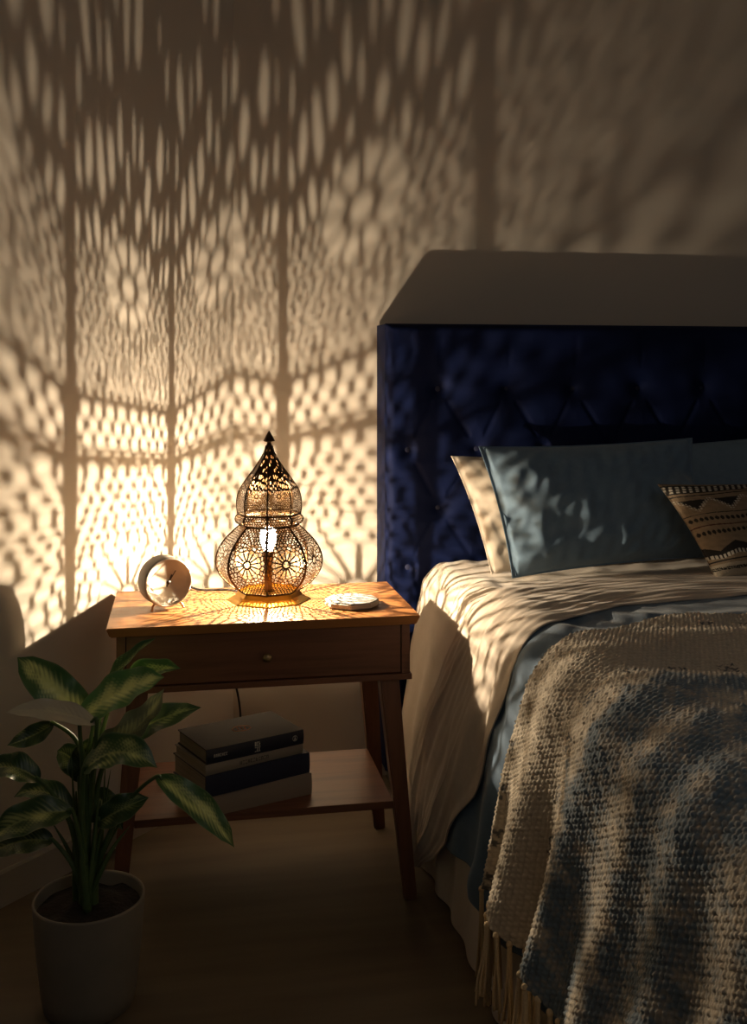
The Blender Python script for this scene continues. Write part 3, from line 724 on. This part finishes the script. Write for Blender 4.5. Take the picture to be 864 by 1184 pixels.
# ------------------------------------------------------------------ pillows
def pillow(name, label, cat, TL, TR, BL, BR, thick, m, group=None, seed=0, wr=1., pinch=.05, n=150, tint=None, flange=.03, bulge_front=.6, fuzz=0, asp=1.5):
    """corners in room space; normal points to the foot of the bed"""
    TL, TR, BL, BR = map(Vector, (TL, TR, BL, BR)); ctr = (TL+TR+BL+BR)/4
    Nn = ((TR-TL)+(BR-BL)).cross((BL-TL)+(BR-TR)).normalized()
    if Nn.y > 0: Nn = -Nn
    na, nb = n, int(n/1.4)
    A, B = np.meshgrid(np.linspace(-1, 1, na), np.linspace(-1, 1, nb), indexing='ij')
    pa = 1-pinch*(1-B**2)*np.abs(A)**3; pb = 1-pinch*1.3*(1-A**2)*np.abs(B)**3
    a2 = A*pa; b2 = B*pb; fa, fb = (a2+1)/2, (b2+1)/2
    tl, tr, bl_c, br = (np.array(x) for x in (TL, TR, BL, BR)); nv_ = np.array(Nn)
    base = (tl*(1-fa)[...,None]+tr*fa[...,None])*(1-fb)[...,None]+(bl_c*(1-fa)[...,None]+br*fa[...,None])*fb[...,None]
    ia = np.clip((1-np.abs(A))/(1-flange), 0, 1)*1.; ia = np.clip((1-np.abs(A)-flange)/(1-flange), 0, 1); ib = np.clip((1-np.abs(B)-flange)/(1-flange), 0, 1)
    h_ = (1-(1-ia)**2.6)**.62*(1-(1-ib)**2.6)**.62
    # wrinkles fanning in from the corners and short edges
    ed = np.exp(-((1-np.abs(A))/.30)**2)
    w = wr*(.0050*np.sin((B*7+.9*np.sin(A*4+seed)+A*1.5)*2.2+seed)*ed*ia**.4 + .0045*wav(A*2.2, B*3.2, 3.4, seed)*ed + .0025*wav(A*3, B*2, 3.2, seed+1)+.0012*wav(A*6, B*4, 5.0, seed+2))*np.clip(h_*2, 0, 1)
    w = w - .0030*np.exp(-((1-np.abs(A)-.045)/.012)**2)*wr/2*(np.abs(B) < .97)
    out = []
    for sg, kk in ((1, bulge_front), (-1, 1-bulge_front)):
        H = thick*h_*kk*2*.5+.0015
        out.append(base+nv_*(sg*(H+w))[...,None])
    if fuzz: out[0] = out[0]+nv_*(fuzz*rng.random(A.shape))[...,None]
    me_objs = []
    front = grid(name, out[0], m, None, tint(A, B) if tint else None)
    bm = bmesh.new(); bm.from_mesh(front.data)
    lay = bm.verts.layers.float_color.get('tint') if tint else None
    vs = [[None]*nb for _ in range(na)]; old = list(bm.verts)
    for i in range(na):
        for j in range(nb):
            if i in (0, na-1) or j in (0, nb-1): vs[i][j] = old[i*nb+j]
            else:
                vs[i][j] = bm.verts.new(out[1][i, j])
                if lay: vs[i][j][lay] = (.30,.22,.14,1)
    for i in range(na-1):
        for j in range(nb-1): bm.faces.new([vs[i][j], vs[i][j+1], vs[i+1][j+1], vs[i+1][j]])
    for f in bm.faces: f.smooth = True
    bmesh.ops.recalc_face_normals(bm, faces=bm.faces); bm.to_mesh(front.data); bm.free()
    return tag(front, label, cat, group)
pillow('pillow', 'cream cotton pillow against the headboard behind the slate blue pillow', 'pillow', at(521,527,2.665), (1.14,2.60,.905), at(568,665,2.580), (1.12,2.54,.64), .070, M['cream'], 'pillows at the head of the bed', 3, 1.5)
pillow('pillow', 'cream pillow peeking above the gap between the two slate blue pillows', 'pillow', (1.300,2.625,.914), (1.92,2.625,.880), (1.34,2.585,.650), (1.88,2.585,.650), .050, M['cream'], 'pillows at the head of the bed', 9, .8)
pillow('pillow', 'slate blue pillow nearest the bedside table, left end lit by the lantern', 'pillow', at(553,516,2.555), (1.300,2.495,.945), at(592,669,2.475), (1.300,2.415,.650), .115, M['pblue'], 'pillows at the head of the bed', 5, 3.0, pinch=.04, n=280)
pillow('pillow', 'slate blue pillow farther from the lantern, behind the patterned cushion', 'pillow', (1.240,2.575,.918), (1.92,2.530,.985), (1.24,2.510,.650), (1.90,2.450,.650), .085, M['pblue'], 'pillows at the head of the bed', 6, .9, pinch=.04)
def kil(A, B):
    b = (B+1)/2 + .05*(1-A**2)*0 - .0; x = A*.5
    K = np.ones(A.shape+(3,))*np.array([.25,.185,.12])*(1+.10*wav(A*8, B*8, 6, 5)[...,None])
    blk = np.array([.016,.014,.013]); wht = np.array([.52,.48,.40]); red = np.array([.06,.018,.014]); pal = np.array([.42,.36,.27])
    b = b+.008*wav(A*5, B*5, 2, 8)
    def put(m_, c): K[m_] = c*(1+.1*rng.random(m_.sum())[:,None])
    per = lambda p, ph=0: ((x/p+ph) % 1)
    put((b > .035) & (b < .135), blk)
    put((b > .045) & (b < .125) & ((per(.030)+(b-.045)*9) % 1 > .5) & (np.abs(((b-.045)/.027) % 1-.5) < .33), wht)
    put((np.abs(b-.165) < .006), blk)
    tri = np.abs(per(.165)-.5)*2
    put((b > .20) & (b < .33) & (tri < (.33-b)/.13*1.0) & (b > .22), blk)
    put((b > .20) & (b < .345) & (np.abs(tri-(.335-b)/.13) < .16) & (per(.014) > .4) & (np.abs(((b)/.022) % 1-.5) < .3), wht)
    for c in (.43, .555):
        put((np.abs(b-c) < .020*(1-np.abs(per(.026)-.5)*2)+.003) & (np.abs(per(.026)-.5) < .36), blk)
    put((np.abs(b-.495) < .005), red); put(np.abs(b-.375) < .004, blk)
    z_ = np.abs(per(.20, .1)-.5)*2
    put((b > .66+.08*z_) & (b < .78+.03*z_), blk)
    put((np.abs(b-.765-.03*z_) < .018) & (np.abs(per(.022)-.5) < .30), wht)
    put(np.abs(b-.83) < .006, blk)
    m_ = b > .86; K[m_] = pal; put((np.abs(b-.905) < .014) & (wav(A*60, B*30, 5, 9) > -.35), blk)
    return K
pillow('cushion', 'tan patterned cushion with black woven bands in front of blue pillows', 'cushion', at(760,560,2.47), (1.60,2.26,.857), at(829,673,2.37), (1.57,2.18,.664), .10, M['kilim'], None, 12, .4, pinch=.05, n=330, tint=kil, fuzz=.0012, flange=.012)

# ------------------------------------------------------------------ light
w = bpy.data.worlds.new('world'); scn.world = w; w.use_nodes = True
bg = w.node_tree.nodes['Background']; bg.inputs['Color'].default_value = (.80,.86,1,1); bg.inputs['Strength'].default_value = .050
def area(name, loc, target, size, energy, col):
    l = bpy.data.lights.new(name, 'AREA'); l.shape = 'RECTANGLE'; l.size, l.size_y = size; l.energy = energy; l.color = col
    o = bpy.data.objects.new(name, l); C.objects.link(o); o.location = loc
    o.rotation_euler = (Vector(target)-Vector(loc)).to_track_quat('-Z', 'Y').to_euler(); return o
area('fill_light', (.75, .05, 1.6), (1.0, 1.25, .5), (1.0, .7), 3.2, (1, .93, .84))  # unseen fill added to brighten the throw, not a lamp of the room

scn.view_settings.view_transform = 'Standard'
try: scn.view_settings.look = 'None'
except Exception: pass
scn.view_settings.exposure = -0.85
scn.cycles.use_denoising = True
scn.cycles.max_bounces = 8
scn.cycles.sample_clamp_indirect = 4
